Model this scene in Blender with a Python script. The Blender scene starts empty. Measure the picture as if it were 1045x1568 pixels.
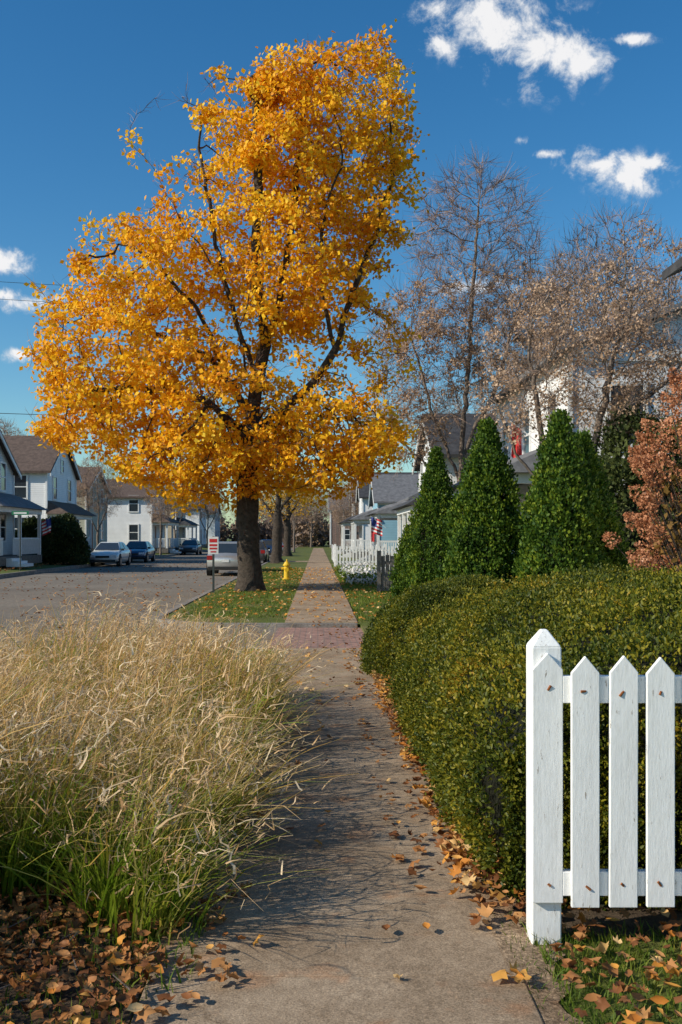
import bpy, math, random
import numpy as np
from mathutils import Vector
rng=np.random.default_rng(7); random.seed(7)
S=bpy.context.scene
S.view_settings.view_transform='Standard'; S.view_settings.look='None'; S.view_settings.exposure=0
COL=S.collection

# ------------------------------------------------------------------ helpers
def norm(v): return v/np.maximum(np.linalg.norm(v,axis=-1,keepdims=True),1e-9)
def empty(name,loc=(0,0,0),rz=0):
    o=bpy.data.objects.new(name,None); o.location=loc; o.rotation_euler=(0,0,rz); COL.objects.link(o); return o
def obj(name,me,mat=None,parent=None,loc=(0,0,0),rz=0,smooth=False):
    o=bpy.data.objects.new(name,me); COL.objects.link(o); o.location=loc; o.rotation_euler=(0,0,rz)
    if mat is not None and len(me.materials)==0: me.materials.append(mat)
    if parent: o.parent=parent
    if smooth: me.polygons.foreach_set('use_smooth',[True]*len(me.polygons))
    return o
def amesh(name,V,F):
    V=np.asarray(V,dtype=np.float32).reshape(-1,3); F=np.asarray(F,dtype=np.int32)
    me=bpy.data.meshes.new(name); k=F.shape[1]
    me.vertices.add(len(V)); me.vertices.foreach_set('co',V.ravel())
    me.loops.add(F.size); me.loops.foreach_set('vertex_index',F.ravel())
    me.polygons.add(len(F)); me.polygons.foreach_set('loop_start',np.arange(0,F.size,k,dtype=np.int32))
    me.update(calc_edges=True); return me
class MB:
    def __init__(s): s.v=[]; s.f=[]
    def poly(s,pts):
        n=len(s.v); s.v+=[tuple(p) for p in pts]; s.f.append(tuple(range(n,n+len(pts))))
    def prism(s,bottom,top):
        n=len(s.v); k=len(bottom); s.v+=[tuple(p) for p in bottom]+[tuple(p) for p in top]
        s.f.append(tuple(range(n+k-1,n-1,-1))); s.f.append(tuple(range(n+k,n+2*k)))
        for i in range(k):
            j=(i+1)%k; s.f.append((n+i,n+j,n+k+j,n+k+i))
    def box(s,x0,x1,y0,y1,z0,z1):
        b=[(x0,y0),(x1,y0),(x1,y1),(x0,y1)]
        s.prism([(x,y,z0) for x,y in b],[(x,y,z1) for x,y in b])
    def cyl(s,p0,p1,r0,r1=None,n=10):
        r1=r0 if r1 is None else r1
        p0=np.array(p0,float);p1=np.array(p1,float);d=norm(p1-p0)
        u=norm(np.cross(d,[0,0,1] if abs(d[2])<.9 else [1,0,0]));w=np.cross(d,u)
        A=[p0+r0*(math.cos(2*math.pi*i/n)*u+math.sin(2*math.pi*i/n)*w) for i in range(n)]
        B=[p1+r1*(math.cos(2*math.pi*i/n)*u+math.sin(2*math.pi*i/n)*w) for i in range(n)]
        s.prism(A,B)
    def build(s,name,mat,parent=None,loc=(0,0,0),rz=0,bevel=0,smooth=False,subsurf=0):
        me=bpy.data.meshes.new(name); me.from_pydata(s.v,[],s.f)
        import bmesh
        bm=bmesh.new(); bm.from_mesh(me); bmesh.ops.recalc_face_normals(bm,faces=bm.faces); bm.to_mesh(me); bm.free()
        o=obj(name,me,mat,parent,loc,rz,smooth)
        if bevel:
            m=o.modifiers.new('b','BEVEL'); m.width=bevel; m.segments=2; m.limit_method='ANGLE'
        return o

# ------------------------------------------------------------------ materials
def mat_base(name):
    m=bpy.data.materials.new(name); m.use_nodes=True; nt=m.node_tree; b=nt.nodes['Principled BSDF']; return m,nt,b
def N(nt,t,**k):
    n=nt.nodes.new(t)
    for a,v in k.items(): setattr(n,a,v)
    return n
def ramp(nt,fac,stops):
    r=nt.nodes.new('ShaderNodeValToRGB'); e=r.color_ramp.elements
    while len(e)<len(stops): e.new(0.5)
    for i,(p,c) in enumerate(stops): e[i].position=p; e[i].color=(c[0],c[1],c[2],1)
    nt.links.new(fac,r.inputs[0]); return r.outputs[0]
def noise(nt,scale,detail=4,rough=.6,vec=None,out='Fac',dist=0):
    n=N(nt,'ShaderNodeTexNoise'); n.inputs['Scale'].default_value=scale; n.inputs['Detail'].default_value=detail; n.inputs['Roughness'].default_value=rough; n.inputs['Distortion'].default_value=dist
    if vec is None:
        t=nt.nodes.get('TC') or N(nt,'ShaderNodeTexCoord',name='TC'); vec=t.outputs['Object']
    nt.links.new(vec,n.inputs['Vector']); return n.outputs[out]
def math_n(nt,op,a,b=None,clamp=False):
    n=N(nt,'ShaderNodeMath',operation=op); n.use_clamp=clamp
    for i,x in enumerate((a,b)):
        if x is None: continue
        if isinstance(x,(int,float)): n.inputs[i].default_value=x
        else: nt.links.new(x,n.inputs[i])
    return n.outputs[0]
def mixc(nt,f,a,b,bt='MIX'):
    n=N(nt,'ShaderNodeMix',data_type='RGBA',blend_type=bt)
    for i,x in ((0,f),(6,a),(7,b)):
        if isinstance(x,(int,float)): n.inputs[i].default_value=x
        elif isinstance(x,tuple): n.inputs[i].default_value=(x[0],x[1],x[2],1)
        else: nt.links.new(x,n.inputs[i])
    return n.outputs[2]
def surf(name,stops,scale=3,rough=.85,bump=.3,bscale=None,detail=6,fine=None,metal=0,spec=.3,bdist=.02):
    m,nt,b=mat_base(name)
    c=ramp(nt,noise(nt,scale,detail),stops)
    if fine:
        f=noise(nt,fine,3,.7); c=mixc(nt,.55,c,ramp(nt,f,[(.3,(.45,.45,.45)),(.7,(1.5,1.5,1.5))]),'MULTIPLY')
    nt.links.new(c,b.inputs['Base Color']); b.inputs['Roughness'].default_value=rough
    b.inputs['Metallic'].default_value=metal; b.inputs['Specular IOR Level'].default_value=spec
    if bump:
        bn=N(nt,'ShaderNodeBump'); bn.inputs['Strength'].default_value=bump; bn.inputs['Distance'].default_value=bdist
        nt.links.new(noise(nt,bscale or scale*8,5,.7),bn.inputs['Height']); nt.links.new(bn.outputs[0],b.inputs['Normal'])
    return m
def plain(name,c,rough=.5,metal=0,spec=.5,coat=0):
    d=.85; return_m=surf(name,[(.3,tuple(x*d for x in c)),(.7,c)],scale=6,rough=rough,bump=0,metal=metal,spec=spec)
    return_m.node_tree.nodes['Principled BSDF'].inputs['Coat Weight'].default_value=coat
    return return_m
def leafmat(name,stops,trans=.35,nscale=.6,mixn=.5,rough=.6,zmix=None,spec=.25,dark=None):
    m,nt,b=mat_base(name)
    g=N(nt,'ShaderNodeNewGeometry')
    n=noise(nt,nscale,3,.5)
    n2=math_n(nt,'MULTIPLY_ADD',n,2.2); nt.nodes[-1].inputs[2].default_value=-.6
    f=math_n(nt,'ADD',math_n(nt,'MULTIPLY',n2,mixn),math_n(nt,'MULTIPLY',g.outputs['Random Per Island'],1-mixn),True)
    c=ramp(nt,f,stops)
    if zmix:
        (z0,z1,col)=zmix
        t=nt.nodes.get('TC'); sx=N(nt,'ShaderNodeSeparateXYZ'); nt.links.new(t.outputs['Object'],sx.inputs[0])
        mr=N(nt,'ShaderNodeMapRange'); mr.inputs[1].default_value=z0; mr.inputs[2].default_value=z1; nt.links.new(sx.outputs[2],mr.inputs[0])
        ff=math_n(nt,'MULTIPLY',math_n(nt,'SUBTRACT',1.0,mr.outputs[0]),ramp(nt,noise(nt,1.5,2),[(.38,(.35,)*3),(.58,(1.3,)*3)]),True)
        c=mixc(nt,ff,c,col)
    nt.links.new(c,b.inputs['Base Color']); b.inputs['Roughness'].default_value=rough; b.inputs['Specular IOR Level'].default_value=spec
    if trans>0:
        tr=N(nt,'ShaderNodeBsdfTranslucent'); nt.links.new(c,tr.inputs[0])
        mx=N(nt,'ShaderNodeMixShader'); mx.inputs[0].default_value=trans
        nt.links.new(b.outputs[0],mx.inputs[1]); nt.links.new(tr.outputs[0],mx.inputs[2])
        nt.links.new(mx.outputs[0],nt.nodes['Material Output'].inputs[0])
    return m

M={}
M['bark']=surf('bark',[(.3,(.026,.020,.015)),(.7,(.085,.065,.050))],scale=9,bump=.9,bscale=14,bdist=.05)
M['bark_grey']=surf('bark_grey',[(.3,(.11,.085,.068)),(.7,(.24,.19,.155))],scale=5,bump=.6,bscale=12,bdist=.03)
M['maple']=leafmat('maple_leaf',[(.0,(.46,.14,.010)),(.2,(.74,.29,.012)),(.42,(.90,.46,.012)),(.68,(.95,.60,.022)),(.9,(.93,.70,.06)),(1,(.70,.66,.07))],trans=.42,nscale=.45,mixn=.5)
M['maple_thin']=leafmat('street_maple_leaf',[(0,(.5,.2,.02)),(1,(.8,.5,.05))],trans=.45)
M['tan']=leafmat('tan_leaf',[(0,(.28,.16,.09)),(.5,(.54,.36,.23)),(1,(.70,.53,.39))],trans=.35,nscale=.8)
M['twig']=leafmat('twig',[(0,(.17,.11,.08)),(1,(.38,.265,.20))],trans=0)
M['distant']=leafmat('distant_tree',[(0,(.10,.075,.06)),(.5,(.22,.16,.125)),(.9,(.32,.19,.09)),(1,(.38,.2,.06))],trans=.1,nscale=.05)
M['box']=leafmat('boxwood_leaf',[(0,(.018,.034,.005)),(.28,(.050,.075,.008)),(.52,(.13,.145,.012)),(.76,(.32,.27,.02)),(1,(.52,.27,.02))],trans=.35,nscale=1.5,mixn=.5,spec=.3,rough=.5)
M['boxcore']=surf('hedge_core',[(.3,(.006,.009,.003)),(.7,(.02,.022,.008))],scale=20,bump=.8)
M['arbor']=leafmat('arborvitae_leaf',[(0,(.012,.034,.005)),(.38,(.035,.085,.008)),(.66,(.12,.19,.014)),(1,(.32,.35,.025))],trans=.3,nscale=3.0,mixn=.5)
M['conifer']=leafmat('evergreen_leaf',[(0,(.02,.035,.012)),(1,(.11,.13,.03))],trans=.15,nscale=1.0)
M['shrub']=leafmat('shrub_leaf',[(0,(.02,.035,.012)),(.8,(.06,.08,.02)),(1,(.15,.12,.03))],trans=.2,nscale=1.2)
M['hyd']=leafmat('hydrangea_petal',[(0,(.20,.065,.025)),(.4,(.45,.18,.08)),(.8,(.66,.33,.18)),(1,(.78,.50,.35))],trans=.3,nscale=3.0,mixn=.5)
M['hydleaf']=leafmat('hydrangea_leaf',[(0,(.10,.08,.02)),(1,(.32,.16,.04))],trans=.3)
M['tallgrass']=leafmat('tall_grass_blade',[(0,(.15,.24,.015)),(.2,(.36,.33,.04)),(.36,(.66,.33,.08)),(.5,(.64,.41,.14)),(.74,(.72,.52,.25)),(1,(.84,.68,.42))],trans=.38,nscale=1.1,mixn=.4,zmix=(.02,.66,(.18,.26,.018)))
M['tallgrass2']=leafmat('seed_head',[(0,(.52,.28,.11)),(.5,(.72,.50,.27)),(.85,(.84,.68,.46)),(1,(.88,.80,.66))],trans=.3,nscale=1.2,mixn=.35)
M['greenblade']=leafmat('green_grass_blade',[(0,(.10,.19,.012)),(.6,(.27,.36,.03)),(1,(.54,.46,.08))],trans=.45,nscale=1.2)
M['lawnblade']=leafmat('lawn_blade',[(0,(.05,.085,.010)),(.5,(.12,.19,.018)),(.8,(.26,.26,.04)),(1,(.38,.32,.12))],trans=.4,nscale=.9)
M['litter']=leafmat('fallen_leaf',[(0,(.10,.04,.018)),(.3,(.24,.09,.03)),(.6,(.40,.17,.055)),(.85,(.56,.28,.10)),(1,(.70,.50,.28))],trans=.2,nscale=3,mixn=.3)
M['litter_y']=leafmat('fallen_leaf_bright',[(0,(.52,.17,.03)),(.5,(.74,.36,.07)),(1,(.80,.60,.32))],trans=.25,nscale=3,mixn=.2)
M['flower']=leafmat('flower_petal',[(0,(.45,.5,.3)),(.3,(.8,.78,.75)),(1,(.85,.8,.82))],trans=.3)
M['soil']=surf('soil',[(.3,(.045,.03,.02)),(.7,(.13,.09,.055))],scale=12,bump=1,bscale=40,fine=90)
M['lawn']=surf('lawn',[(.3,(.07,.078,.015)),(.5,(.10,.125,.018)),(.7,(.19,.16,.06))],scale=.8,bump=.8,bscale=30,fine=25)
M['ground']=surf('ground',[(.3,(.06,.075,.02)),(.7,(.12,.11,.05))],scale=.2,bump=.3,fine=5)
M['asphalt']=surf('asphalt',[(.25,(.155,.130,.105)),(.5,(.20,.172,.14)),(.75,(.25,.218,.18))],scale=.25,bump=.15,bscale=30,fine=12,rough=.95,spec=.1)
M['kerb']=surf('kerb_stone',[(.3,(.16,.14,.12)),(.7,(.30,.27,.24))],scale=3,bump=.4,fine=30)
M['roof_brown']=surf('roof_brown',[(.3,(.075,.052,.042)),(.7,(.15,.105,.085))],scale=4,bump=.5,bscale=15)
M['roof_grey']=surf('roof_grey',[(.3,(.10,.10,.105)),(.7,(.19,.19,.20))],scale=4,bump=.5,bscale=15)
M['roof_dark']=surf('roof_dark',[(.3,(.03,.03,.034)),(.7,(.07,.07,.075))],scale=4,bump=.5,bscale=15)
M['trim']=plain('white_trim',(.82,.82,.81),.6)
M['glass']=plain('window_glass',(.03,.04,.05),.08,spec=.9)
M['door']=plain('door_paint',(.20,.06,.04),.5)
M['tyre']=plain('tyre',(.02,.02,.02),.85); M['rim']=plain('rim',(.45,.46,.48),.3,metal=.9)
M['lampw']=plain('headlamp',(.7,.72,.75),.1); M['lampr']=plain('taillamp',(.35,.015,.015),.2)
M['steel']=plain('dark_steel',(.06,.07,.065),.6,metal=.4); M['hydrant']=plain('hydrant_paint',(.75,.48,.02),.45)
M['red']=plain('red_paint',(.55,.02,.02),.6); M['bluep']=plain('blue_paint',(.02,.04,.22),.6); M['signw']=plain('sign_white',(.75,.75,.73),.5)
M['signg']=plain('sign_green',(.01,.18,.08),.5); M['wire']=plain('wire',(.02,.02,.02),.6)
M['greywood']=surf('grey_wood',[(.3,(.10,.09,.08)),(.7,(.20,.18,.16))],scale=8,bump=.5)
def siding(name,c,pitch=.12):
    m,nt,b=mat_base(name)
    t=N(nt,'ShaderNodeTexCoord',name='TC'); sx=N(nt,'ShaderNodeSeparateXYZ'); nt.links.new(t.outputs['Object'],sx.inputs[0])
    fr=math_n(nt,'FRACT',math_n(nt,'DIVIDE',sx.outputs[2],pitch))
    nz=ramp(nt,noise(nt,1.3,5),[(.3,tuple(x*.86 for x in c)),(.7,c)])
    c2=mixc(nt,1.0,nz,ramp(nt,fr,[(0,(.55,.55,.58)),(.1,(1,1,1)),(1,(1,1,1))]),'MULTIPLY')
    nt.links.new(c2,b.inputs['Base Color']); b.inputs['Roughness'].default_value=.65
    bn=N(nt,'ShaderNodeBump'); bn.inputs['Strength'].default_value=.8; bn.inputs['Distance'].default_value=.02; nt.links.new(math_n(nt,'SUBTRACT',1.0,fr),bn.inputs['Height']); nt.links.new(bn.outputs[0],b.inputs['Normal'])
    return m
M['sid_white']=siding('siding_white',(.82,.82,.82)); M['sid_sage']=siding('siding_sage',(.40,.41,.33)); M['sid_tan']=siding('siding_tan',(.48,.41,.30))
M['sid_blue']=siding('siding_blue',(.25,.45,.55)); M['sid_pale']=siding('siding_pale_blue',(.60,.66,.69))
def brickmat():
    m,nt,b=mat_base('brick_paving'); t=N(nt,'ShaderNodeTexCoord',name='TC')
    br=N(nt,'ShaderNodeTexBrick'); nt.links.new(t.outputs['Object'],br.inputs[0])
    br.inputs['Color1'].default_value=(.38,.20,.155,1); br.inputs['Color2'].default_value=(.27,.15,.12,1); br.inputs['Mortar'].default_value=(.16,.13,.11,1)
    br.inputs['Scale'].default_value=1; br.inputs['Brick Width'].default_value=.2; br.inputs['Row Height'].default_value=.1; br.inputs['Mortar Size'].default_value=.010
    c=mixc(nt,.8,br.outputs[0],ramp(nt,noise(nt,6),[(.3,(.55,.55,.55)),(.7,(1.4,1.4,1.4))]),'MULTIPLY')
    nt.links.new(c,b.inputs['Base Color']); b.inputs['Roughness'].default_value=.9
    bn=N(nt,'ShaderNodeBump'); bn.inputs['Strength'].default_value=.6; bn.inputs['Distance'].default_value=.01
    nt.links.new(math_n(nt,'SUBTRACT',1.0,br.outputs['Fac']),bn.inputs['Height']); nt.links.new(bn.outputs[0],b.inputs['Normal']); return m
M['brick']=brickmat()
def concmat(name='sidewalk_concrete',edge=False):
    m,nt,b=mat_base(name)
    c=ramp(nt,noise(nt,1.1,7,.65),[(.3,(.21,.15,.098)),(.5,(.32,.24,.165)),(.72,(.43,.335,.24))])
    fn=ramp(nt,noise(nt,130,2,.8),[(.3,(.5,.48,.45)),(.5,(1,1,1)),(.7,(1.6,1.55,1.5))])
    c=mixc(nt,.75,c,fn,'MULTIPLY')
    mid=ramp(nt,noise(nt,22,6,.75),[(.35,(.72,.70,.68)),(.6,(1.12,1.12,1.12))]); c=mixc(nt,.8,c,mid,'MULTIPLY')
    st=ramp(nt,noise(nt,2.6,5,.6),[(.56,(1,1,1)),(.70,(1.2,.78,.55))])
    c=mixc(nt,.7,c,st,'MULTIPLY')
    if not edge:
        v2=N(nt,'ShaderNodeTexVoronoi',feature='DISTANCE_TO_EDGE'); v2.inputs['Scale'].default_value=.28
        wv=N(nt,'ShaderNodeVectorMath',operation='ADD'); nt.links.new(nt.nodes['TC'].outputs['Object'],wv.inputs[0])
        wn=noise(nt,3,6,.65,out='Color'); sc=N(nt,'ShaderNodeVectorMath',operation='SCALE'); nt.links.new(wn,sc.inputs[0]); sc.inputs['Scale'].default_value=.35
        nt.links.new(sc.outputs[0],wv.inputs[1]); nt.links.new(wv.outputs[0],v2.inputs['Vector'])
        cr=ramp(nt,v2.outputs['Distance'],[(0,(.45,.4,.35)),(.003,(1,1,1))])
        c=mixc(nt,.5,c,cr,'MULTIPLY')
    else:
        g=ramp(nt,noise(nt,60,4,.7),[(.35,(.45,.40,.36)),(.5,(.9,.85,.8)),(.62,(1.6,1.5,1.4))]); c=mixc(nt,.8,c,g,'MULTIPLY')
    nt.links.new(c,b.inputs['Base Color']); b.inputs['Roughness'].default_value=.95; b.inputs['Specular IOR Level'].default_value=.1
    bn2=N(nt,'ShaderNodeBump'); bn2.inputs['Strength'].default_value=.45 if not edge else .9; bn2.inputs['Distance'].default_value=.012; nt.links.new(noise(nt,40,7,.75),bn2.inputs['Height'])
    nt.links.new(bn2.outputs[0],b.inputs['Normal']); return m
M['conc']=concmat(); M['gravel']=concmat('gravel',True)
def fencemat():
    m,nt,b=mat_base('fence_white_paint')
    t=N(nt,'ShaderNodeTexCoord',name='TC'); mp=N(nt,'ShaderNodeMapping'); mp.inputs['Scale'].default_value=(6,6,1.2); nt.links.new(t.outputs['Object'],mp.inputs[0])
    c=ramp(nt,noise(nt,2.5,6,.6,mp.outputs[0]),[(.25,(.78,.78,.77)),(.6,(.90,.90,.89))])
    gr=ramp(nt,noise(nt,14,4,.7,mp.outputs[0]),[(.35,(.92,.91,.89)),(.55,(1,1,1))]); c=mixc(nt,1.0,c,gr,'MULTIPLY')
    chip=ramp(nt,noise(nt,6,8,.75,mp.outputs[0]),[(.61,(1,1,1)),(.64,(.40,.35,.31))])
    c=mixc(nt,1.0,c,chip,'MULTIPLY')
    nt.links.new(c,b.inputs['Base Color']); b.inputs['Roughness'].default_value=.55
    bn=N(nt,'ShaderNodeBump'); bn.inputs['Strength'].default_value=.35; bn.inputs['Distance'].default_value=.004
    nt.links.new(noise(nt,12,6,.7,mp.outputs[0]),bn.inputs['Height']); nt.links.new(bn.outputs[0],b.inputs['Normal']); return m
M['fence']=fencemat()
M['rust']=plain('rust',(.25,.08,.02),.9)

# ------------------------------------------------------------------ world + sun
sv=Vector((-0.93,-0.34,0)).normalized(); EL=math.radians(31)
to_sun=Vector((sv.x*math.cos(EL),sv.y*math.cos(EL),math.sin(EL)))
W=bpy.data.worlds.new('World'); S.world=W; W.use_nodes=True; nt=W.node_tree; bg=nt.nodes['Background']
SK=0.12
sky=N(nt,'ShaderNodeTexSky',sky_type='NISHITA'); sky.sun_disc=False; sky.sun_elevation=EL; sky.sun_rotation=math.atan2(sv.x,sv.y)
sky.air_density=1.0; sky.dust_density=.5; sky.ozone_density=1.6
hs=N(nt,'ShaderNodeHueSaturation'); hs.inputs['Saturation'].default_value=1.38; nt.links.new(sky.outputs[0],hs.inputs['Color'])
skc=mixc(nt,1.0,hs.outputs[0],(.82,1.04,1.08),'MULTIPLY')
tc=N(nt,'ShaderNodeTexCoord'); sx=N(nt,'ShaderNodeSeparateXYZ'); nt.links.new(tc.outputs['Generated'],sx.inputs[0])
yy=math_n(nt,'MAXIMUM',sx.outputs[1],.05)
u=math_n(nt,'DIVIDE',sx.outputs[0],yy); v=math_n(nt,'DIVIDE',sx.outputs[2],yy)
cl=[(.175,.515,.075,.036),(.225,.490,.060,.040),(.125,.495,.03,.014),(.268,.476,.03,.018),(.31,.50,.030,.007),
    (.285,.375,.045,.018),(.310,.364,.040,.022),(.338,.374,.022,.010),(.203,.398,.009,.006),(.232,.384,.02,.005),
    (-.310,.277,.028,.012),(-.315,.243,.020,.008),(-.275,.235,.05,.011),(-.295,.182,.022,.007),(.17,.25,.05,.010)]
cur=None
for (a,b_,ra,rb) in cl:
    du=math_n(nt,'DIVIDE',math_n(nt,'SUBTRACT',u,a),ra); dv=math_n(nt,'DIVIDE',math_n(nt,'SUBTRACT',v,b_),rb)
    r=math_n(nt,'SQRT',math_n(nt,'ADD',math_n(nt,'MULTIPLY',du,du),math_n(nt,'MULTIPLY',dv,dv)))
    mk=math_n(nt,'SUBTRACT',1.0,r); cur=mk if cur is None else math_n(nt,'MAXIMUM',cur,mk)
cn=noise(nt,30,9,.66,tc.outputs['Generated'],dist=.25)
den=math_n(nt,'ADD',math_n(nt,'MULTIPLY',cur,1.05),math_n(nt,'MULTIPLY',math_n(nt,'SUBTRACT',cn,.5),5.2))
mr=N(nt,'ShaderNodeMapRange',interpolation_type='SMOOTHSTEP'); mr.inputs[1].default_value=-.2; mr.inputs[2].default_value=1.1; nt.links.new(den,mr.inputs[0])
gate=N(nt,'ShaderNodeMapRange',interpolation_type='SMOOTHSTEP'); gate.inputs[1].default_value=-.8; gate.inputs[2].default_value=.2; nt.links.new(cur,gate.inputs[0])
cm=math_n(nt,'MULTIPLY',math_n(nt,'MULTIPLY',mr.outputs[0],gate.outputs[0]),.95)
ccol=ramp(nt,den,[(.2,(.60,.68,.76)),(.95,(.94,.93,.93))])
cs=N(nt,'ShaderNodeVectorMath',operation='SCALE'); nt.links.new(ccol,cs.inputs[0]); cs.inputs['Scale'].default_value=1/SK
nt.links.new(mixc(nt,cm,skc,cs.outputs[0]),bg.inputs[0]); bg.inputs[1].default_value=SK
L=bpy.data.lights.new('sun','SUN'); L.energy=5.0; L.angle=math.radians(.5); L.color=(1,.92,.77)
lo=bpy.data.objects.new('sun',L); COL.objects.link(lo); lo.rotation_euler=to_sun.to_track_quat('Z','Y').to_euler()

# ------------------------------------------------------------------ camera
cam=bpy.data.cameras.new('camera'); co=bpy.data.objects.new('camera',cam); COL.objects.link(co)
co.location=(0,0,1.6); co.rotation_euler=(math.radians(90),0,0); cam.lens=35; cam.sensor_width=36
cam.shift_x=.0226; cam.shift_y=.0242; cam.clip_end=3000; cam.clip_start=.05; S.camera=co

# ------------------------------------------------------------------ ground / road
def sheet(name,x0,x1,y0,y1,z,mat,parent=None):
    b=MB(); b.poly([(x0,y0,z),(x1,y0,z),(x1,y1,z),(x0,y1,z)]); return b.build(name,mat,parent)
sheet('ground',-1500,1500,-300,2500,-.16,M['ground'])
sheet('road',-13.5,-.75,-60,600,-.152,M['asphalt'])
def arc(cx,cy,r,a0,a1,n=8): return [(cx+r*math.cos(math.radians(a0+(a1-a0)*i/n)),cy+r*math.sin(math.radians(a0+(a1-a0)*i/n))) for i in range(n+1)]
def slab(name,pts,z0,z1,mat,parent=None,bevel=0):
    b=MB(); b.prism([(x,y,z0) for x,y in pts],[(x,y,z1) for x,y in pts]); return b.build(name,mat,parent,bevel=bevel)
KX=-3.1
far_out=[(KX,500)]+[(x,y) for x,y in arc(KX+1.7,20.0,1.7,180,270)]+[(60,18.3),(60,500)]
near_out=[(KX,-20),(60,-20),(60,18.3),(.78,18.3),(.78,14.2)]+arc(KX+1.2,13.0,1.2,90,180)
slab('lawn',far_out,-.2,0,M['lawn']); slab('lawn',near_out,-.2,0,M['lawn'])
def kerb(path,name='kerb',w=.14):
    b=MB(); P=[np.array(p) for p in path]
    for i in range(len(P)-1):
        d=norm(P[i+1]-P[i]); n=np.array([-d[1],d[0]]); a,c=P[i],P[i+1]
        q=[a-n*.005,c-n*.005,c+n*w,a+n*w]
        b.prism([(x,y,-.2) for x,y in q],[(x,y,.018) for x,y in q])
    return b.build(name,M['kerb'])
kerb(([(.72,18.3)]+[(x,y) for x,y in reversed(arc(KX+1.7,20.0,1.7,180,270))]+[(KX,y) for y in range(24,300,6)]))
kerb([(KX,y) for y in range(-20,13,4)]+[(x,y) for x,y in reversed(arc(KX+1.2,13.0,1.2,90,180))]+[(-.7,14.2)])
kerb([(-13.5,300),(-13.5,-40)])
b=MB()
for (x0,x1,z0,z1) in [(-13.55,-15,0,.05),(-15,-17,.05,.35),(-17,-80,.35,.6)]:
    b.poly([(x0,-40,z0),(x1,-40,z1),(x1,500,z1),(x0,500,z0)])
b.build('lawn',M['lawn'])
b=MB(); b.prism([(-.72,14.22,-.2),(.78,14.22,-.2),(.78,18.28,-.2),(-.72,18.28,-.2)],[(-.72,14.22,.012),(.78,14.22,.012),(.78,18.28,-.06),(-.72,18.28,-.06)])
b.build('brick_crossing',M['brick'])
sw=empty('sidewalk')
def slabs(y0,y1,tag,step=1.5):
    b=MB(); y=y0
    while y<y1:
        ye=min(y+step-.010,y1); t=[.016+random.uniform(-.005,.006) for _ in range(4)]
        xs=(-.62+random.uniform(-.01,.01),.74+random.uniform(-.01,.01))
        q=[(xs[0],y),(xs[1],y),(xs[1],ye),(xs[0],ye)]
        b.prism([(x,yy_,-.08) for x,yy_ in q],[(q[i][0],q[i][1],t[i]) for i in range(4)]); y+=step
    b.build(tag,M['conc'],sw,bevel=.006)
slabs(-6,14.15,'slabs_near',2.4); slabs(18.5,140,'slabs_far')
sheet('driveway',-3,-.65,63,66,.006,M['conc'])
def wavy(name,x0,x1,y0,y1,z,mat,amp=.06,seg=60,za=0):
    V=[];F=[]
    for i in range(seg+1):
        y=y0+(y1-y0)*i/seg
        V+=[(x0+za*0,y,z),(x1+amp*(math.sin(i*1.7+2)+math.sin(i*.41))*.5,y,z-za)]
    for i in range(seg): F.append((2*i,2*i+1,2*i+3,2*i+2))
    return obj(name,amesh(name,V,F),mat)
wavy('soil_bed',.745,6.2,3.98,13.9,.004,M['soil']); wavy('soil_bed',-2.95,-.62,2.0,12.2,.005,M['soil'],.0)
wavy('gravel_edge',.70,.88,2.4,14,.0165,M['gravel'],.07,150,.008)

# ------------------------------------------------------------------ scatter
LEAF=( [(0,0,0),(.30,.26,.06),(.72,.20,.04),(1,0,-.04),(.72,-.20,.04),(.30,-.26,.06)], [(0,1,2,3),(0,3,4,5)] )
QUAD=( [(0,0,0),(.5,.38,.05),(1,0,0),(.5,-.38,.05)], [(0,1,2,3)] )
def mapleT(curl):
    A=[(-.5,0),( -.25,.16),(-.38,.40),(-.05,.32),(.12,.50),(.26,.28),(.56,0.0),(.26,-.28),(.12,-.50),(-.05,-.32),(-.38,-.40),(-.25,-.16)]
    V=[(0,0,0)]+[(x,y,curl*(x*x+y*y)+(.2*abs(curl)*math.sin(9*x+7*y))) for x,y in A]
    return V,[(0,i+1,(i+1)%12+1) for i in range(12)]
def ovalT(curl):
    A=[(-.5,0),(-.2,.24),(.15,.25),(.5,0),(.15,-.25),(-.2,-.24)]
    V=[(0,0,-.0)]+[(x,y,curl*(y*y*4+x*x)) for x,y in A]; return V,[(0,i+1,(i+1)%6+1) for i in range(6)]
def scatter(name,T,pos,a,n,size,mat,parent=None):
    tv=np.array(T[0],float); tf=np.array(T[1]); K=len(tv)
    a=norm(a); b=norm(np.cross(n,a)); n=np.cross(a,b); size=np.asarray(size).reshape(-1,1,1)
    V=pos[:,None,:]+size*(tv[None,:,0:1]*a[:,None,:]+tv[None,:,1:2]*b[:,None,:]+tv[None,:,2:3]*n[:,None,:])
    F=(tf[None]+(np.arange(len(pos))*K)[:,None,None]).reshape(-1,tf.shape[1])
    return obj(name,amesh(name,V.reshape(-1,3),F),mat,parent)
def rn(n): return rng.normal(size=(n,3))
def sprigs(anchor,outd,per,length,jit):
    A=np.repeat(anchor,per,0); D=np.repeat(norm(outd+rn(len(outd))*.35),per,0); t=rng.random((len(A),1))
    pos=A+D*length*t+rn(len(A))*jit
    return pos,norm(D+rn(len(A))*.7),norm(rn(len(A))+D*.6+np.array([0,0,.4]))
def lump(p,f=3.0):
    x,y,z=p[...,0]*f,p[...,1]*f,p[...,2]*f
    return (np.sin(x+1.3*np.sin(y*.9+z))+np.sin(y*1.3+1.1*np.sin(z*1.2+x*.7)+2)+np.sin(z*1.4+x*.8+1.2*np.sin(y*.6)+4))/3
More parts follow.
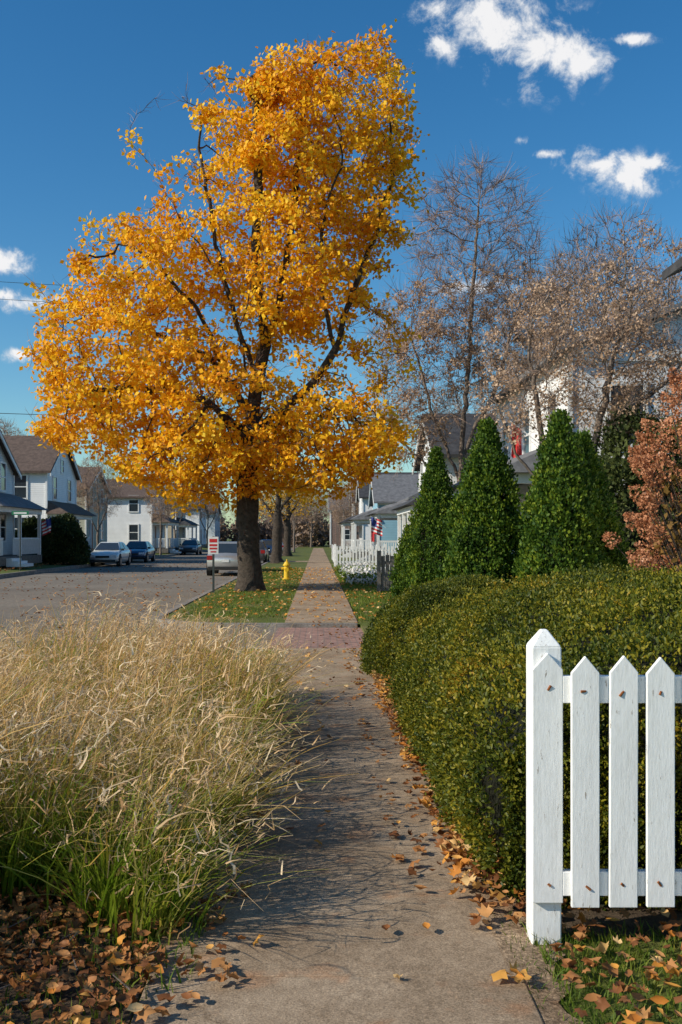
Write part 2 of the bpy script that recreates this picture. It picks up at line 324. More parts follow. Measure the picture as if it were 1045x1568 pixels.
def blades(name,base,az,lean,L,w,droop,mat,parent=None,seg=4,curlamp=.0):
    n=len(base); t=np.linspace(0,1,seg+1)[None,:,None]
    d=np.stack([np.cos(az),np.sin(az),np.zeros(n)],1)[:,None,:]; L=L[:,None,None]; lean=lean[:,None,None]; droop=droop[:,None,None]
    up=np.array([0,0,1.])[None,None,:]
    P=base[:,None,:]+d*L*(lean*t+droop*t*t)+up*L*(t*np.sqrt(np.maximum(1-lean**2,.1))-.55*droop*t**2.2)
    if curlamp: P=P+curlamp*np.sin(t*7+rng.random((n,1,1))*6)*t*rng.normal(size=(n,1,3))
    sd=np.stack([-np.sin(az+rng.normal(size=n)*.8),np.cos(az+rng.normal(size=n)*.8),rng.normal(size=n)*.3],1)[:,None,:]
    ww=w[:,None,None]*(1-.85*t**1.5)*.5
    V=np.stack([P-sd*ww,P+sd*ww],2).reshape(-1,3)
    k=np.arange(seg); f=np.stack([2*k,2*k+1,2*k+3,2*k+2],1)
    F=(f[None]+(np.arange(n)*2*(seg+1))[:,None,None]).reshape(-1,4)
    return obj(name,amesh(name,V,F),mat,parent)

# ------------------------------------------------------------------ tall grass
def tall_grass():
    T=[]
    y=1.6
    while y<9.9:
        x=-5.5
        while x<-.5:
            yy_=y+random.uniform(-.17,.17); xx=x+random.uniform(-.17,.17)
            front=3.92+.30*math.sin(xx*3)+(.2 if xx<-1.2 else 0)
            beyond= (yy_<front and xx<-1.95 and xx>-2.9)  # extra unseen tussocks left of frame, added to cast shadow streaks on the path
            if (yy_>front or beyond) and xx<-.52 and xx> -.40*yy_-1.4-(2 if beyond else 0) and random.random()<.9: T.append((xx,yy_))
            x+=.30
        y+=.30
    T=np.array(T); n=len(T)
    ch=.80+.15*np.sin(T[:,0]*2.1+T[:,1]*1.3)+rng.normal(size=n)*.10
    edge=np.clip((-.5-T[:,0])/.5,0,1)
    ch*=.82+.18*edge; ch*=np.where((T[:,1]<4.8)&(T[:,0]>-1.8),.86,1); ch*=np.where(T[:,1]<3.7,1.25,1)
    per=np.where(T[:,1]<3.7,60,np.where(T[:,1]<6.5,165,110))
    idx=np.repeat(np.arange(n),per); N_=len(idx)
    base=np.zeros((N_,3)); r=np.abs(rng.normal(size=N_))*.10; a=rng.random(N_)*6.283
    base[:,0]=np.minimum(T[idx,0]+r*np.cos(a),-.42); base[:,1]=T[idx,1]+r*np.sin(a)
    ta=rng.normal(size=n)*1.1; az=a+rng.normal(size=N_)*.6
    dx=np.cos(az)*.8+.45+.7*np.cos(ta)[idx]*.6; dy=np.sin(az)*.8-.15+.5*np.sin(ta)[idx]; az=np.arctan2(dy,dx)
    Ls=ch[idx]*rng.uniform(.5,1.22,N_); lean=rng.uniform(.03,.48,N_); droop=rng.uniform(.05,.75,N_)**1.2
    g=empty('tall_grass')
    gm=rng.random(N_)<(.12+.20*(lump(base,1.4)>.1)+.08*(base[:,1]<5.5))
    W_=rng.uniform(.005,.013,N_)
    for nm_,k,mt,sc in (('dry_blades',~gm,M['tallgrass'],1.0),('green_blades',gm,M['greenblade'],.88)):
        blades(nm_,base[k],az[k],lean[k],Ls[k]*sc,W_[k]*(1 if sc==1 else 1.15),droop[k],mt,g,seg=5,curlamp=.025)
    m=24000; k=rng.integers(0,n,m); p=np.zeros((m,3)); p[:,0]=T[k,0]+rng.normal(size=m)*.18+.12; p[:,1]=T[k,1]+rng.normal(size=m)*.18; p[:,2]=ch[k]*rng.uniform(.30,.98,m)
    blades('seed_heads',p,rng.normal(size=m)*1.5,rng.uniform(.3,.9,m),rng.uniform(.05,.16,m),rng.uniform(.004,.012,m),rng.uniform(.2,1.5,m),M['tallgrass2'],g,seg=4,curlamp=.035)
tall_grass()

def tufts(name,x0,x1,y0,y1,n,h,w,clump=.0,mat='lawnblade',z=0):
    base=np.zeros((n,3)); base[:,0]=rng.uniform(x0,x1,n); base[:,1]=rng.uniform(y0,y1,n); base[:,2]=z
    keep=lump(base,2.2)+rng.normal(size=n)*.3>-.1-clump; base=base[keep]; n=len(base)
    return blades(name,base,rng.random(n)*6.28,rng.uniform(0,.5,n),rng.uniform(.4,1.2,n)*h,rng.uniform(.6,1.3,n)*w,rng.uniform(0,.6,n),M[mat],seg=2)
tufts('lawn_grass',-2.9,-.62,19.6,50,22000,.07,.012,.4); tufts('lawn_grass',.76,2.4,18.5,55,16000,.09,.016,.6)
tufts('lawn_grass',.84,2.6,2.6,4.0,13000,.07,.006,.1); tufts('lawn_grass',-2.4,-.62,2.2,4.1,10000,.09,.006,.0)
tufts('lawn_grass',.68,.95,8.8,12.5,2500,.12,.008,.5); tufts('lawn_grass',-.7,-.45,3.4,13.5,3000,.10,.007,-.1); tufts('lawn_grass',.73,.88,2.6,4.2,700,.05,.005,-.2)

# ------------------------------------------------------------------ hedges
PR=np.array([(.80,0),(.72,.2),(.72,.45),(.78,.66),(.90,.82),(1.10,.97),(1.45,1.10),(2.0,1.20),(2.8,1.25),(4.8,1.27)])
def profile_sample(n):
    seg=np.diff(PR,axis=0); l=np.linalg.norm(seg,axis=1); c=np.r_[0,np.cumsum(l)]
    s=rng.random(n)*c[-1]; i=np.clip(np.searchsorted(c,s)-1,0,len(l)-1); f=((s-c[i])/l[i])[:,None]
    p=PR[i]+seg[i]*f; nn=norm(np.stack([-seg[i][:,1],seg[i][:,0]],1)); return p,nn
def hedge():
    y0,y1=4.30,8.9; n=23000
    p,nn=profile_sample(n); Y=rng.uniform(y0,y1,n)
    A=np.stack([p[:,0],Y,p[:,1]],1); D=np.stack([nn[:,0],np.zeros(n),nn[:,1]],1)
    m=9000; X=.78+4.0*rng.random(m)**1.4; zt=np.interp(X,PR[2:,0],PR[2:,1]); Z=rng.random(m)*zt
    A2=np.stack([X,np.full(m,y0),Z],1); D2=np.tile([[0,-1,0.]],(m,1))
    A3=A2.copy(); A3[:,1]=y1; D3=-D2
    A=np.r_[A,A2,A3[:2000]]; D=np.r_[D,D2,D3[:2000]]
    for s,ye in ((1,y0),(-1,y1)):
        dd=np.clip(.35-s*(A[:,1]-ye),0,.35)/.35
        A[:,2]-=dd**2*.07*(A[:,2]>.6); left=np.clip(1.3-A[:,0],0,.5)/.5; A[:,1]+=s*left**2*.12*dd; A[:,0]+=.06*dd**2*left
    A=A+D*(.07*lump(A,3.3)+.045*lump(A,9))[:,None]-D*rng.uniform(0,.06,(len(A),1))
    k=rng.random(len(A))<.05; A[k]+=D[k]*.05+np.array([0,0,.02])
    h=empty('boxwood_hedge')
    pos,a,nrm=sprigs(A,norm(D+np.array([0,0,.55])),7,.075,.010)
    pos[:,2]=np.maximum(pos[:,2],.01)
    scatter('leaves',LEAF,pos,a,nrm,rng.uniform(.016,.030,len(pos)),M['box'],h)
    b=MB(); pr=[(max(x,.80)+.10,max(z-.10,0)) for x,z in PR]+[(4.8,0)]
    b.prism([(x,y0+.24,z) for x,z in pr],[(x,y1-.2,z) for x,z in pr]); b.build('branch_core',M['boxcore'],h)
hedge()
def blobshrub(name,c,r,nspr,per,leaf,mat,core=M['boxcore'],length=.07,T=LEAF,lumpf=3,lumpa=.08):
    e=empty(name,c); d=norm(rn(nspr)); d[:,2]=np.abs(d[:,2])*1.0-.25*(rng.random(nspr)<.35); d=norm(d)
    q=np.abs(d)**.8*np.sign(d); A=q*np.array(r)
    A=A*(1+lumpa*lump(A+np.array(c),lumpf)[:,None]); A-=A*rng.uniform(0,.07,(nspr,1))
    pos,a,nm=sprigs(A,norm(d+np.array([0,0,.5])),per,length,length*.15)
    pos[:,2]=np.abs(pos[:,2])
    scatter('leaves',T,pos,a,nm,rng.uniform(.7,1.25,len(pos))*leaf,mat,e)
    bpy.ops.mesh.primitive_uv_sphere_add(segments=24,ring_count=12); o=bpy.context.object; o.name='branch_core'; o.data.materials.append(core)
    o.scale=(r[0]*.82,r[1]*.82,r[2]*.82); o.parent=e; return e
blobshrub('boxwood_shrub',(1.32,11.7,0),(.72,.95,.95),9000,7,.026,M['box'],length=.07,lumpa=.10,lumpf=4)
blobshrub('boxwood_shrub',(1.9,13.2,0),(.9,1.0,1.06),7000,7,.028,M['box'],length=.07)
blobshrub('boxwood_shrub',(3.6,12.0,0),(1.4,1.4,1.0),7000,7,.03,M['box'],length=.07)
blobshrub('round_shrub',(-14.6,56.5,.05),(1.35,1.35,2.45),3500,6,.14,M['shrub'],length=.25,T=QUAD,lumpa=.15)
blobshrub('round_shrub',(-16.2,57,.2),(1.1,1.1,2.1),2500,6,.14,M['shrub'],length=.25,T=QUAD,lumpa=.15)
blobshrub('evergreen_shrub',(6.9,19.5,0),(1.9,1.5,3.9),6000,6,.085,M['conifer'],length=.28,T=QUAD,lumpa=.22,lumpf=1.6)

# ------------------------------------------------------------------ arborvitae
def arbor(name,x,y,h,r,n=7000,size=.048):
    e=empty(name,(x,y,0)); t=rng.random(n)**1.25; th=rng.random(n)*6.283
    PX=[0,.08,.3,.6,.82,.94,1]; PY=[.80,1,.98,.74,.38,.13,.02]
    prof=np.interp(t,PX,PY)
    pt=np.stack([np.cos(th)*2,np.sin(th)*2,t*h*1.6],1)+x
    rr=r*prof*(1+.20*lump(pt,2.6)+.18*lump(pt,6))-rng.uniform(0,.16,n)*r
    A=np.stack([rr*np.cos(th),rr*np.sin(th),t*h],1); D=np.stack([np.cos(th)*.6,np.sin(th)*.6,np.full(n,1.0)],1)
    pos,a,nm=sprigs(A,norm(D),6,.17,.02)
    nm=norm(nm+np.repeat(np.stack([np.cos(th),np.sin(th),th*0],1),6,0)*.6)
    scatter('foliage',QUAD,pos,norm(a+np.array([0,0,.8])),nm,rng.uniform(.7,1.4,len(pos))*size,M['arbor'],e)
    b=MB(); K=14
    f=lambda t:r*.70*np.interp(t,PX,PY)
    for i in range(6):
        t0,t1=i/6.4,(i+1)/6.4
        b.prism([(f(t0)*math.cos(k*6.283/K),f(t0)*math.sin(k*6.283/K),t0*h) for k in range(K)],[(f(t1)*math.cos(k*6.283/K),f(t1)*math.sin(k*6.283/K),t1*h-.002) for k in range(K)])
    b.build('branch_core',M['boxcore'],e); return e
arbor('arborvitae',2.98,17.5,3.50,.66,9500)
arbor('arborvitae',3.74,15.4,3.38,.60,8500)
arbor('arborvitae',4.22,15.9,3.10,.60,8000)
arbor('arborvitae',2.85,24,3.60,.60,6500)
arbor('arborvitae',2.35,25.5,1.75,.34,2500)

# ------------------------------------------------------------------ hydrangea
def hydrangea(x,y):
    e=empty('panicle_hydrangea',(x,y,0)); b=MB(); P=[];D=[]
    n=185
    for i in range(n):
        t=random.random(); z=.95+2.3*t**.85; rad=(1.05+.1*math.sin(i))*np.interp(z,[1,1.7,2.6,3.3],[.85,1.0,.80,.28]); th=random.random()*6.283
        k=math.sqrt(random.uniform(.5,1)); px,py=rad*k*math.cos(th),rad*k*math.sin(th)
        pz=z+random.uniform(-.08,.08); mid=(px*.45,py*.45,pz*.55)
        b.cyl((px*.08,py*.08,0),mid,.012,.009,5); b.cyl(mid,(px,py,pz),.009,.004,5)
        od=norm(np.array([px*.6,py*.6,.8-.8*random.random()])); P.append((px,py,pz)); D.append(od)
    b.build('stems',M['bark'],e)
    P=np.array(P);D=np.array(D); per=160
    t=rng.random((n,per,1)); th=rng.random((n,per))*6.283; u=norm(np.cross(D,rn(n))); w=np.cross(D,u)
    prof=.086*np.sin(np.pi*np.clip(t*.86+.12,0,1))**.7*(1-.35*t)*rng.uniform(.8,1.2,(n,1,1)); ln=rng.uniform(.17,.28,(n,1,1))
    off=(u[:,None]*np.cos(th)[...,None]+w[:,None]*np.sin(th)[...,None]); pos=(P[:,None]+D[:,None]*(t-.2)*ln+off*prof*rng.uniform(.75,1.1,(n,per,1))).reshape(-1,3)
    off=off.reshape(-1,3); m=len(pos)
    scatter('flower_heads',QUAD,pos,norm(rn(m)+off*.3),norm(off+rn(m)*.5),rng.uniform(.022,.038,m),M['hyd'],e)
    m=1100; k=rng.integers(0,n,m); pos=P[k]*np.array([.85,.85,.92])-D[k]*.12+rn(m)*.07
    scatter('leaves',LEAF,pos,rn(m)+np.array([0,0,-.4]),rn(m),rng.uniform(.06,.11,m),M['hydleaf'],e)
hydrangea(4.10,10.1)

# ------------------------------------------------------------------ trees
def ell_points(E,n,shell=.25):
    vols=np.array([e[3]*e[4]*e[5]*(e[6] if len(e)>6 else 1) for e in E]); cnt=(vols/vols.sum()*n).astype(int); out=[]
    for e,c in zip(E,cnt):
        d=norm(rn(c)); r=rng.random((c,1))**(1/3.)*(1-shell)+shell*rng.random((c,1))**.2; out.append(np.array(e[:3])+d*r*np.array(e[3:6]))
    return np.concatenate(out)
def colonize(limbs,attr,step,dk,di,iters=140,trop=.06):
    pos=[];par=[]
    for limb in limbs:
        pts=[np.array(p,float) for p in limb]
        if not pos: pos.append(pts[0]); par.append(-1); prev=0
        else:
            prev=int(np.argmin([np.linalg.norm(p-pts[0]) for p in pos]))
        for q in pts[1:]:
            p0=pos[prev]; n=max(1,int(np.linalg.norm(q-p0)/step))
            for i in range(1,n+1):
                w=p0+(q-p0)*i/n+(rng.normal(size=3)*step*.10 if i<n else 0); pos.append(w); par.append(prev); prev=len(pos)-1
    A=attr; PP=np.array(pos); d=np.linalg.norm(A[:,None]-PP[None],axis=2); near=d.argmin(1); dist=d.min(1); alive=dist>dk
    pos=PP.tolist(); 
    for it in range(iters):
        s=np.where(alive&(dist<di))[0]
        if len(s)==0: break
        ids,inv=np.unique(near[s],return_inverse=True); PA=np.array(pos)
        acc=np.zeros((len(ids),3)); np.add.at(acc,inv,norm(A[s]-PA[near[s]]))
        nd=norm(norm(acc)+np.array([0,0,trop])+rng.normal(size=acc.shape)*.18)
        new=PA[ids]+nd*step; base=len(pos); pos+=new.tolist(); par+=ids.tolist()
        al=np.where(alive)[0]; dd=np.linalg.norm(A[al][:,None]-new[None],axis=2); j=dd.argmin(1); m=dd[np.arange(len(al)),j]
        upd=m<dist[al]; dist[al[upd]]=m[upd]; near[al[upd]]=base+j[upd]; alive=alive&(dist>dk)
    return np.array(pos),np.array(par)
def tube_tree(pos,par,R,r0,flare=.5):
    n=len(pos); ch=[[] for _ in range(n)]; cnt=np.zeros(n)
    for i in range(n-1,0,-1): ch[par[i]].append(i)
    for i in range(n-1,-1,-1):
        if not ch[i]: cnt[i]=1
        if par[i]>=0: cnt[par[i]]+=cnt[i]
    ex=math.log(R/r0)/math.log(max(cnt[0],2)); r=r0*cnt**ex
    V=[];F=[];nv=0; starts=[(0,-1)]
    while starts:
        s,p=starts.pop(); chain=[s] if p<0 else [p,s]; c=s
        while ch[c]:
            k=max(ch[c],key=lambda q:cnt[q])
            for q in ch[c]:
                if q!=k: starts.append((q,c))
            chain.append(k); c=k
        if len(chain)<2: continue
        P=pos[chain]; rr=r[chain].copy()
        if p>=0: rr[0]=rr[1]
        rr[-1]*=.4
        if p<0 and flare:
            h=P[:,2]-P[0,2]; rr*=1+flare*np.exp(-h/.3)
        m=rr[0]; k=14 if m>.15 else 7 if m>.06 else 4 if m>.02 else 3
        T=norm(np.gradient(P,axis=0)); ref=np.array([.3,.9,.1]); U=norm(np.cross(T,ref)); Wv=np.cross(T,U)
        a=np.arange(k)*2*np.pi/k
        ring=P[:,None]+rr[:,None,None]*(np.cos(a)[None,:,None]*U[:,None]+np.sin(a)[None,:,None]*Wv[:,None])
        V.append(ring.reshape(-1,3)); L_=len(P)
        i=np.arange(L_-1)[:,None]; j=np.arange(k)[None]; 
        F.append((nv+np.stack([i*k+j,i*k+(j+1)%k,(i+1)*k+(j+1)%k,(i+1)*k+j],-1)).reshape(-1,4)); nv+=L_*k
    return np.concatenate(V),np.concatenate(F),r,cnt
def twigs(pos,par,cnt,per,length,w):
    i=np.where(cnt<=3)[0]; i=i[i>0]; D=norm(pos[i]-pos[par[i]]); idx=np.repeat(np.arange(len(i)),per); n=len(idx)
    d=norm(D[idx]+rn(n)*.55+np.array([0,0,.2])); P0=pos[i][idx]-D[idx]*rng.random((n,1))*.2; L_=length*rng.uniform(.4,1.2,(n,1))
    P1=P0+d*L_*.55+rn(n)*.03; P2=P1+norm(d+rn(n)*.3+np.array([0,0,.25]))*L_*.5; sd=norm(np.cross(d,rn(n)))*w*.5
    V=np.stack([P0-sd,P0+sd,P1-sd*.7,P1+sd*.7,P2-sd*.3,P2+sd*.3],1).reshape(-1,3)
    f=np.array([(0,1,3,2),(2,3,5,4)]); return V,(f[None]+(np.arange(n)*6)[:,None,None]).reshape(-1,4),P2
def make_tree(name,loc,limbs,E,nattr,R,r0,step,dk,di,bark,twig=None,leaf=None,trop=.06,shell=.25):
    attr=ell_points(E,nattr,shell); attr=attr[attr[:,2]>1.6]
    pos,par=colonize(limbs,attr,step,dk,di,trop=trop)
    V,F,r,cnt=tube_tree(pos,par,R,r0); e=empty(name,loc); obj('trunk_and_branches',amesh(name+'_wood',V,F),bark,e,smooth=True)
    if twig:
        V,F,P2=twigs(pos,par,cnt,*twig); obj('twigs',amesh(name+'_twigs',V,F),M['twig'],e)
    if leaf:
        c=leaf; i=np.where(cnt<=c.get('maxcnt',6))[0]; i=i[pos[i][:,2]>c.get('zmin',1.8)]
        f=lump(pos[i]+3.1,c.get('f',1.1))+rng.normal(size=len(i))*c.get('rnd',.25); i=i[f>c['thr']]
        if 'bare' in c: i=i[~c['bare'](pos[i])]
        idx=np.repeat(i,c['per']); n=len(idx); ctr=pos[idx]+np.repeat(rn(len(i))*c['spread']*.7,c['per'],0)
        P=ctr+rn(n)*c['spread']*np.array([1,1,.6]); P=P[P[:,2]>c.get('lowest',1.9)]; n=len(P)
        nm=norm(rn(n)*.75+np.array([-.45,-.3,.65])); a=norm(rn(n)+np.array([0,0,-.5]))
        print(name,'leaves',n)
        scatter('leaves',c.get('T',QUAD),P,a,nm,rng.uniform(.65,1.3,n)*c['size'],c['mat'],e)
    return e
mx,my=-2.0,29.4
q=.01929
limbs=[[(0,0,0),(-.06,0,1.4),(-.08,0,2.9),(0,0,4.6),(.15,.1,5.9),(.45,.2,7.3),(.9,.1,8.8),(1.2,0,10.7),(1.5,.2,13.5),(1.8,.1,15.6)],
 [(.05,0,4.6),(.9,-.4,5.2),(1.9,-.6,6.1),(2.5,-.7,7.0),(3.0,-.6,8.7),(3.6,-.5,10.2),(4.2,-.2,12.2),(4.1,0,14.0)],
 [(2.5,-.7,6.9),(2.1,-1.0,8.6),(2.1,-1.2,10.2),(2.7,-1.0,12.5)],
 [(0,0,5.0),(-.6,.3,6.2),(-1.4,.6,7.1),(-2.8,.7,7.7),(-4.6,.6,8.3)],
 [(.2,.1,6.2),(-.4,-.5,7.9),(-.8,-.6,9.4),(-1.1,-.5,11.1),(-1.5,-.2,13.0)],
 [(-.7,-.6,9.0),(-1.9,-.8,10.6),(-2.6,-1.0,12.0),(-3.4,-1.0,12.9)],
 [(-.6,.3,6.2),(-1.5,-.8,8.2),(-2.6,-1.2,9.4),(-3.4,-1.0,9.9)],
 [(0,0,4.5),(-1.4,-.9,5.6),(-3.4,-1.2,5.9),(-4.9,-1.0,5.6)],
 [(.3,.2,6.9),(.3,1.6,8.6),(.2,2.4,10.6)],[(0,0,4.7),(.6,1.8,5.9),(1.0,3.0,6.6)],[(0,0,4.3),(-.9,-1.9,5.2),(-1.2,-3.0,5.2)],
 [(.1,0,4.7),(1.6,1.0,5.3),(3.1,1.2,5.3)],[(.0,0,5.5),(-.2,-1.5,7.2),(.2,-2.4,8.6)],[(.45,.2,7.3),(.2,-.8,9.6),(.3,-.9,12.2),(.2,-.6,14.2)]]
def E2(px,pz,rx,rz,cy=0,ry=2.6,wt=1): return ((px-383)*q,cy,1.6+(822-pz)*q,rx*q,ry,rz*q,wt)
E=[E2(540,190,104,135,0,2.2,1.3),E2(440,215,105,150,0,2.4,1.2),E2(360,250,90,110,0,2.0,.8),E2(450,410,145,130,0,2.9),E2(225,430,135,95,0,2.5),E2(165,560,120,100,0,2.8,1.2),E2(330,620,190,110,0,3.4,.9),
   E2(520,655,110,80,0,2.8,1.1),E2(570,300,78,120,0,2.0),E2(300,705,130,60,-.3,2.8,1.7),E2(470,705,130,58,-.3,2.8,1.5),E2(590,520,50,110,0,1.6,.4),E2(255,165,55,22,0,.8,1.2),E2(320,125,50,25,0,.8,1.2),E2(80,450,50,35,0,1.2,.8),E2(130,650,90,45,-.2,2,1.6),E2(330,745,70,30,-.3,1.5,2)]
def bare(p):
    x,z=p[:,0],p[:,2]; rr=rng.random(len(x))
    b=(x<-1.2)&(z>13.0); b|=(x<-5.3)&(z>8.4)&(rr<.8); b|=(x>3.4)&(z>5.8)&(z<8.8)&(rr<.7); b|=(x>-3.2)&(x<-1.2)&(z>10.9)&(rr<.45); b|=(x<-3.6)&(z>9.3)&(rr<.5)
    b|=((x-.9)**2+((z-6.2)*1.0)**2<1.1)&(rr<.65)
    return b
make_tree('maple_tree',(mx,my,0),limbs,E,3200,.33,.008,.30,.33,5,M['bark'],twig=(3,.45,.011),
  leaf=dict(maxcnt=4,per=31,spread=.18,size=.148,thr=-.60,rnd=.2,f=1.9,mat=M['maple'],bare=bare,lowest=1.8,zmin=1.8,T=QUAD))
make_tree('bare_tree',(5.0,36,0),[[(0,0,0),(.1,0,2.5),(.2,0,4.5),(.4,0,7),(.6,.2,10),(.8,0,13.5)],[(.1,0,3.5),(-.8,.3,6),(-1.6,.3,9)],[(.2,0,4.5),(1.4,-.3,7),(2.4,-.2,10.5)],[(.1,0,3),(-1.8,-.4,4.8),(-2.6,0,6.6)]],
  [(.7,0,11,2.6,2.2,4.4),(-1.2,0,8,2.2,2,3),(1.9,0,8.5,2.4,2,3.2),(-1.8,0,5.6,1.5,1.5,1.6)],2500,.14,.006,.30,.33,5,M['bark_grey'],twig=(9,.8,.015),trop=.2,
  leaf=dict(maxcnt=3,per=18,spread=.12,size=.10,thr=-.15,f=1.2,mat=M['tan'],lowest=2,bare=lambda p:p[:,2]>11.0))
make_tree('ornamental_tree',(5.15,20.5,0),[[(0,0,0),(.05,0,1.3),(-.1,0,2.2),(-.5,.1,3.4),(-.7,0,4.9)],[(-.05,0,2.0),(.5,-.1,3.3),(.9,0,5.2)],[(0,0,1.8),(.9,.1,3.0),(1.5,0,4.4)],[(-.1,0,2.3),(-1.0,0,3.2),(-1.4,.1,4.2)]],
  [(.3,0,5.5,1.9,1.6,1.9),(1.3,0,4.9,1.5,1.4,1.5),(-1.0,0,4.7,1.1,1.3,1.4),(2.2,0,4.9,1.3,1.2,1.5)],2300,.12,.005,.18,.22,4,M['bark_grey'],twig=(6,.42,.009),trop=.1,
  leaf=dict(maxcnt=3,per=18,spread=.10,size=.060,thr=-.25,f=1.9,mat=M['tan'],lowest=2))
bt=make_tree('bare_tree',(11,40,0),[[(0,0,0),(0,0,3),(.2,0,6),(0,.2,10)],[(0,0,3),(-1.5,.3,6),(-2.2,0,9)],[(0,0,3.4),(1.5,-.3,6.4),(2.2,.2,9)]],
  [(0,0,9.5,3.6,3,4),(-2,0,7.5,2.4,2,2.6),(2,0,7.5,2.4,2,2.6)],1600,.18,.007,.35,.4,5,M['bark_grey'],twig=(7,.8,.017),trop=.15,
  leaf=dict(maxcnt=3,per=12,spread=.16,size=.11,thr=.15,f=1.0,mat=M['tan'],lowest=2))
def dup(e,name,loc,rz,s,skip=()):
    n=empty(name,loc,rz); n.scale=(s[0],s[0],s[1])
    for c in e.children:
        if any(c.name.startswith(k) for k in skip): continue
        o=bpy.data.objects.new(c.name.split('.')[0],c.data); COL.objects.link(o); o.parent=n; o.location=c.location; o.scale=c.scale
    return n
for (x,y,rz,sx_,sz) in [(-16.8,76,1,.55,.6),(-13.9,88,2,.5,.55),(-24,70,3,.8,.8),(-15.5,108,4,.6,.65),(-30,95,5,1,.95),(-15,135,.5,.7,.7),(3.6,108,2.5,.6,.6),(3,128,1.5,.6,.6),(9,62,4,.8,.8),(14,27,2.2,.8,.85),(-38,60,2,.8,.75),(16,44,1,1,1.0),
    (-1,150,1,.8,.7),(4,155,3,.8,.75),(-7,160,5,.8,.7),(-20,150,1.2,.9,.8),(0,170,2,1,.8),(-12,175,4,1,.8),(9.0,30,3.3,.7,.86)]:
    dup(bt,'bare_tree',(x,y,0),rz,(sx_,sz))
st=make_tree('street_tree',(-2.45,60,0),[[(0,0,0),(0,0,2.6),(.1,0,4),(0,0,6)],[(0,0,2.6),(-1.2,.3,4.2)],[(0,0,2.8),(1.2,-.3,4.6)]],[(0,0,5.5,2.6,2.6,2.6),(0,0,4,2.6,2.4,1.2)],600,.30,.008,.35,.4,5,M['bark'],
  leaf=dict(maxcnt=3,per=9,spread=.2,size=.17,thr=-.1,mat=M['maple_thin'],lowest=2.6))
dup(st,'street_tree',(-2.5,82,0),1,(1,1.0)); dup(bt,'bare_tree',(-2.5,104,0),2,(.6,.6))
c=[]
def puffs(n_,x0,x1,y0,y1,r0,r1,k):
    for i in range(n_):
        x=rng.uniform(x0,x1); y=rng.uniform(y0,y1); r=rng.uniform(r0,r1); d=norm(rn(k))*rng.random((k,1))**.4*np.array([r,r,r*.8]); c.append(d+np.array([x,y,r*.7]))
puffs(130,-200,200,200,300,3.5,7,420); puffs(26,-25,22,150,190,2.4,4.2,900); puffs(18,-80,-24,110,150,2.5,4,420); puffs(16,16,80,90,150,2.5,4,420)
c=np.concatenate(c); n=len(c); scatter('distant_trees',QUAD,c,rn(n),rn(n),rng.uniform(.35,.8,n),M['distant'])

# ------------------------------------------------------------------ fallen leaves
lit=empty('fallen_leaves')
def litter(x0,x1,y0,y1,n,smin,smax,z0,lift,mat,thr=-2,tilt=.28):
    p=np.zeros((n,3)); p[:,0]=rng.uniform(x0,x1,n); p[:,1]=rng.uniform(y0,y1,n); p=p[lump(p,2.5)+rng.normal(size=n)*.4>thr]; n=len(p)
    p[:,2]=z0+rng.random(n)*lift
    TT=[mapleT(.6),mapleT(-.5),mapleT(1.1),ovalT(.5),ovalT(.9)]
    for j,T in enumerate(TT):
        k=np.arange(n)%5==j; m=k.sum()
        if m: scatter('leaves',T,p[k]+np.array([0,0,.006+(.012 if j==1 else 0)]),norm(rn(m)*np.array([1,1,.12])),norm(rn(m)*tilt+np.array([0,0,1])),rng.uniform(smin,smax,m),M[mat],lit)
litter(-2.4,-.60,2.2,4.5,2800,.028,.066,.012,.06,'litter',-.8,.6)
litter(-2.4,-.55,2.2,4.4,200,.04,.075,.05,.04,'litter_y',-1,.6)
litter(-1.2,-.40,4.0,9,1000,.035,.07,.014,.03,'litter',-.2,.45)
litter(-.62,-.30,3.2,9,220,.035,.075,.024,.02,'litter',-.5,.45)
litter(.62,1.0,4.0,14,1500,.035,.075,.03,.03,'litter',-.5,.45)
litter(.60,.92,4.3,14,700,.04,.08,.035,.03,'litter_y',-.5,.45)
litter(.84,2.6,2.6,4.1,620,.03,.07,.04,.05,'litter',-.5,.55)
litter(.86,2.6,2.6,4.1,130,.04,.085,.05,.04,'litter_y',-2,.5)
litter(-.6,.72,2.6,14,60,.03,.07,.024,.004,'litter'); litter(-.6,.72,2.6,14,40,.035,.075,.024,.004,'litter_y')
litter(.36,.75,4.5,14,190,.03,.07,.024,.01,'litter')
litter(-.1,.75,13.5,19,60,.05,.08,.02,.01,'litter'); litter(-.6,.75,8,14,70,.05,.08,.024,.005,'litter_y')
litter(-12,-3.2,18,70,900,.07,.11,-.148,.005,'litter'); litter(-3,2.4,18.5,50,1500,.07,.10,.03,.03,'litter_y'); litter(-18,-13.6,30,80,1200,.09,.14,.1,.05,'litter')
litter(.60,.74,3.42,3.58,3,.07,.09,.03,.01,'litter_y')
b=MB()
for i in range(30):
    x,y=random.uniform(-1.6,-.6),random.uniform(2.9,4.2); a=random.uniform(0,3.14); l=random.uniform(.06,.22)
    b.cyl((x,y,.05),(x+l*math.cos(a),y+l*math.sin(a),.06+random.uniform(-.02,.03)),.004,.002,5)
b.build('fallen_twigs',M['bark_grey'])

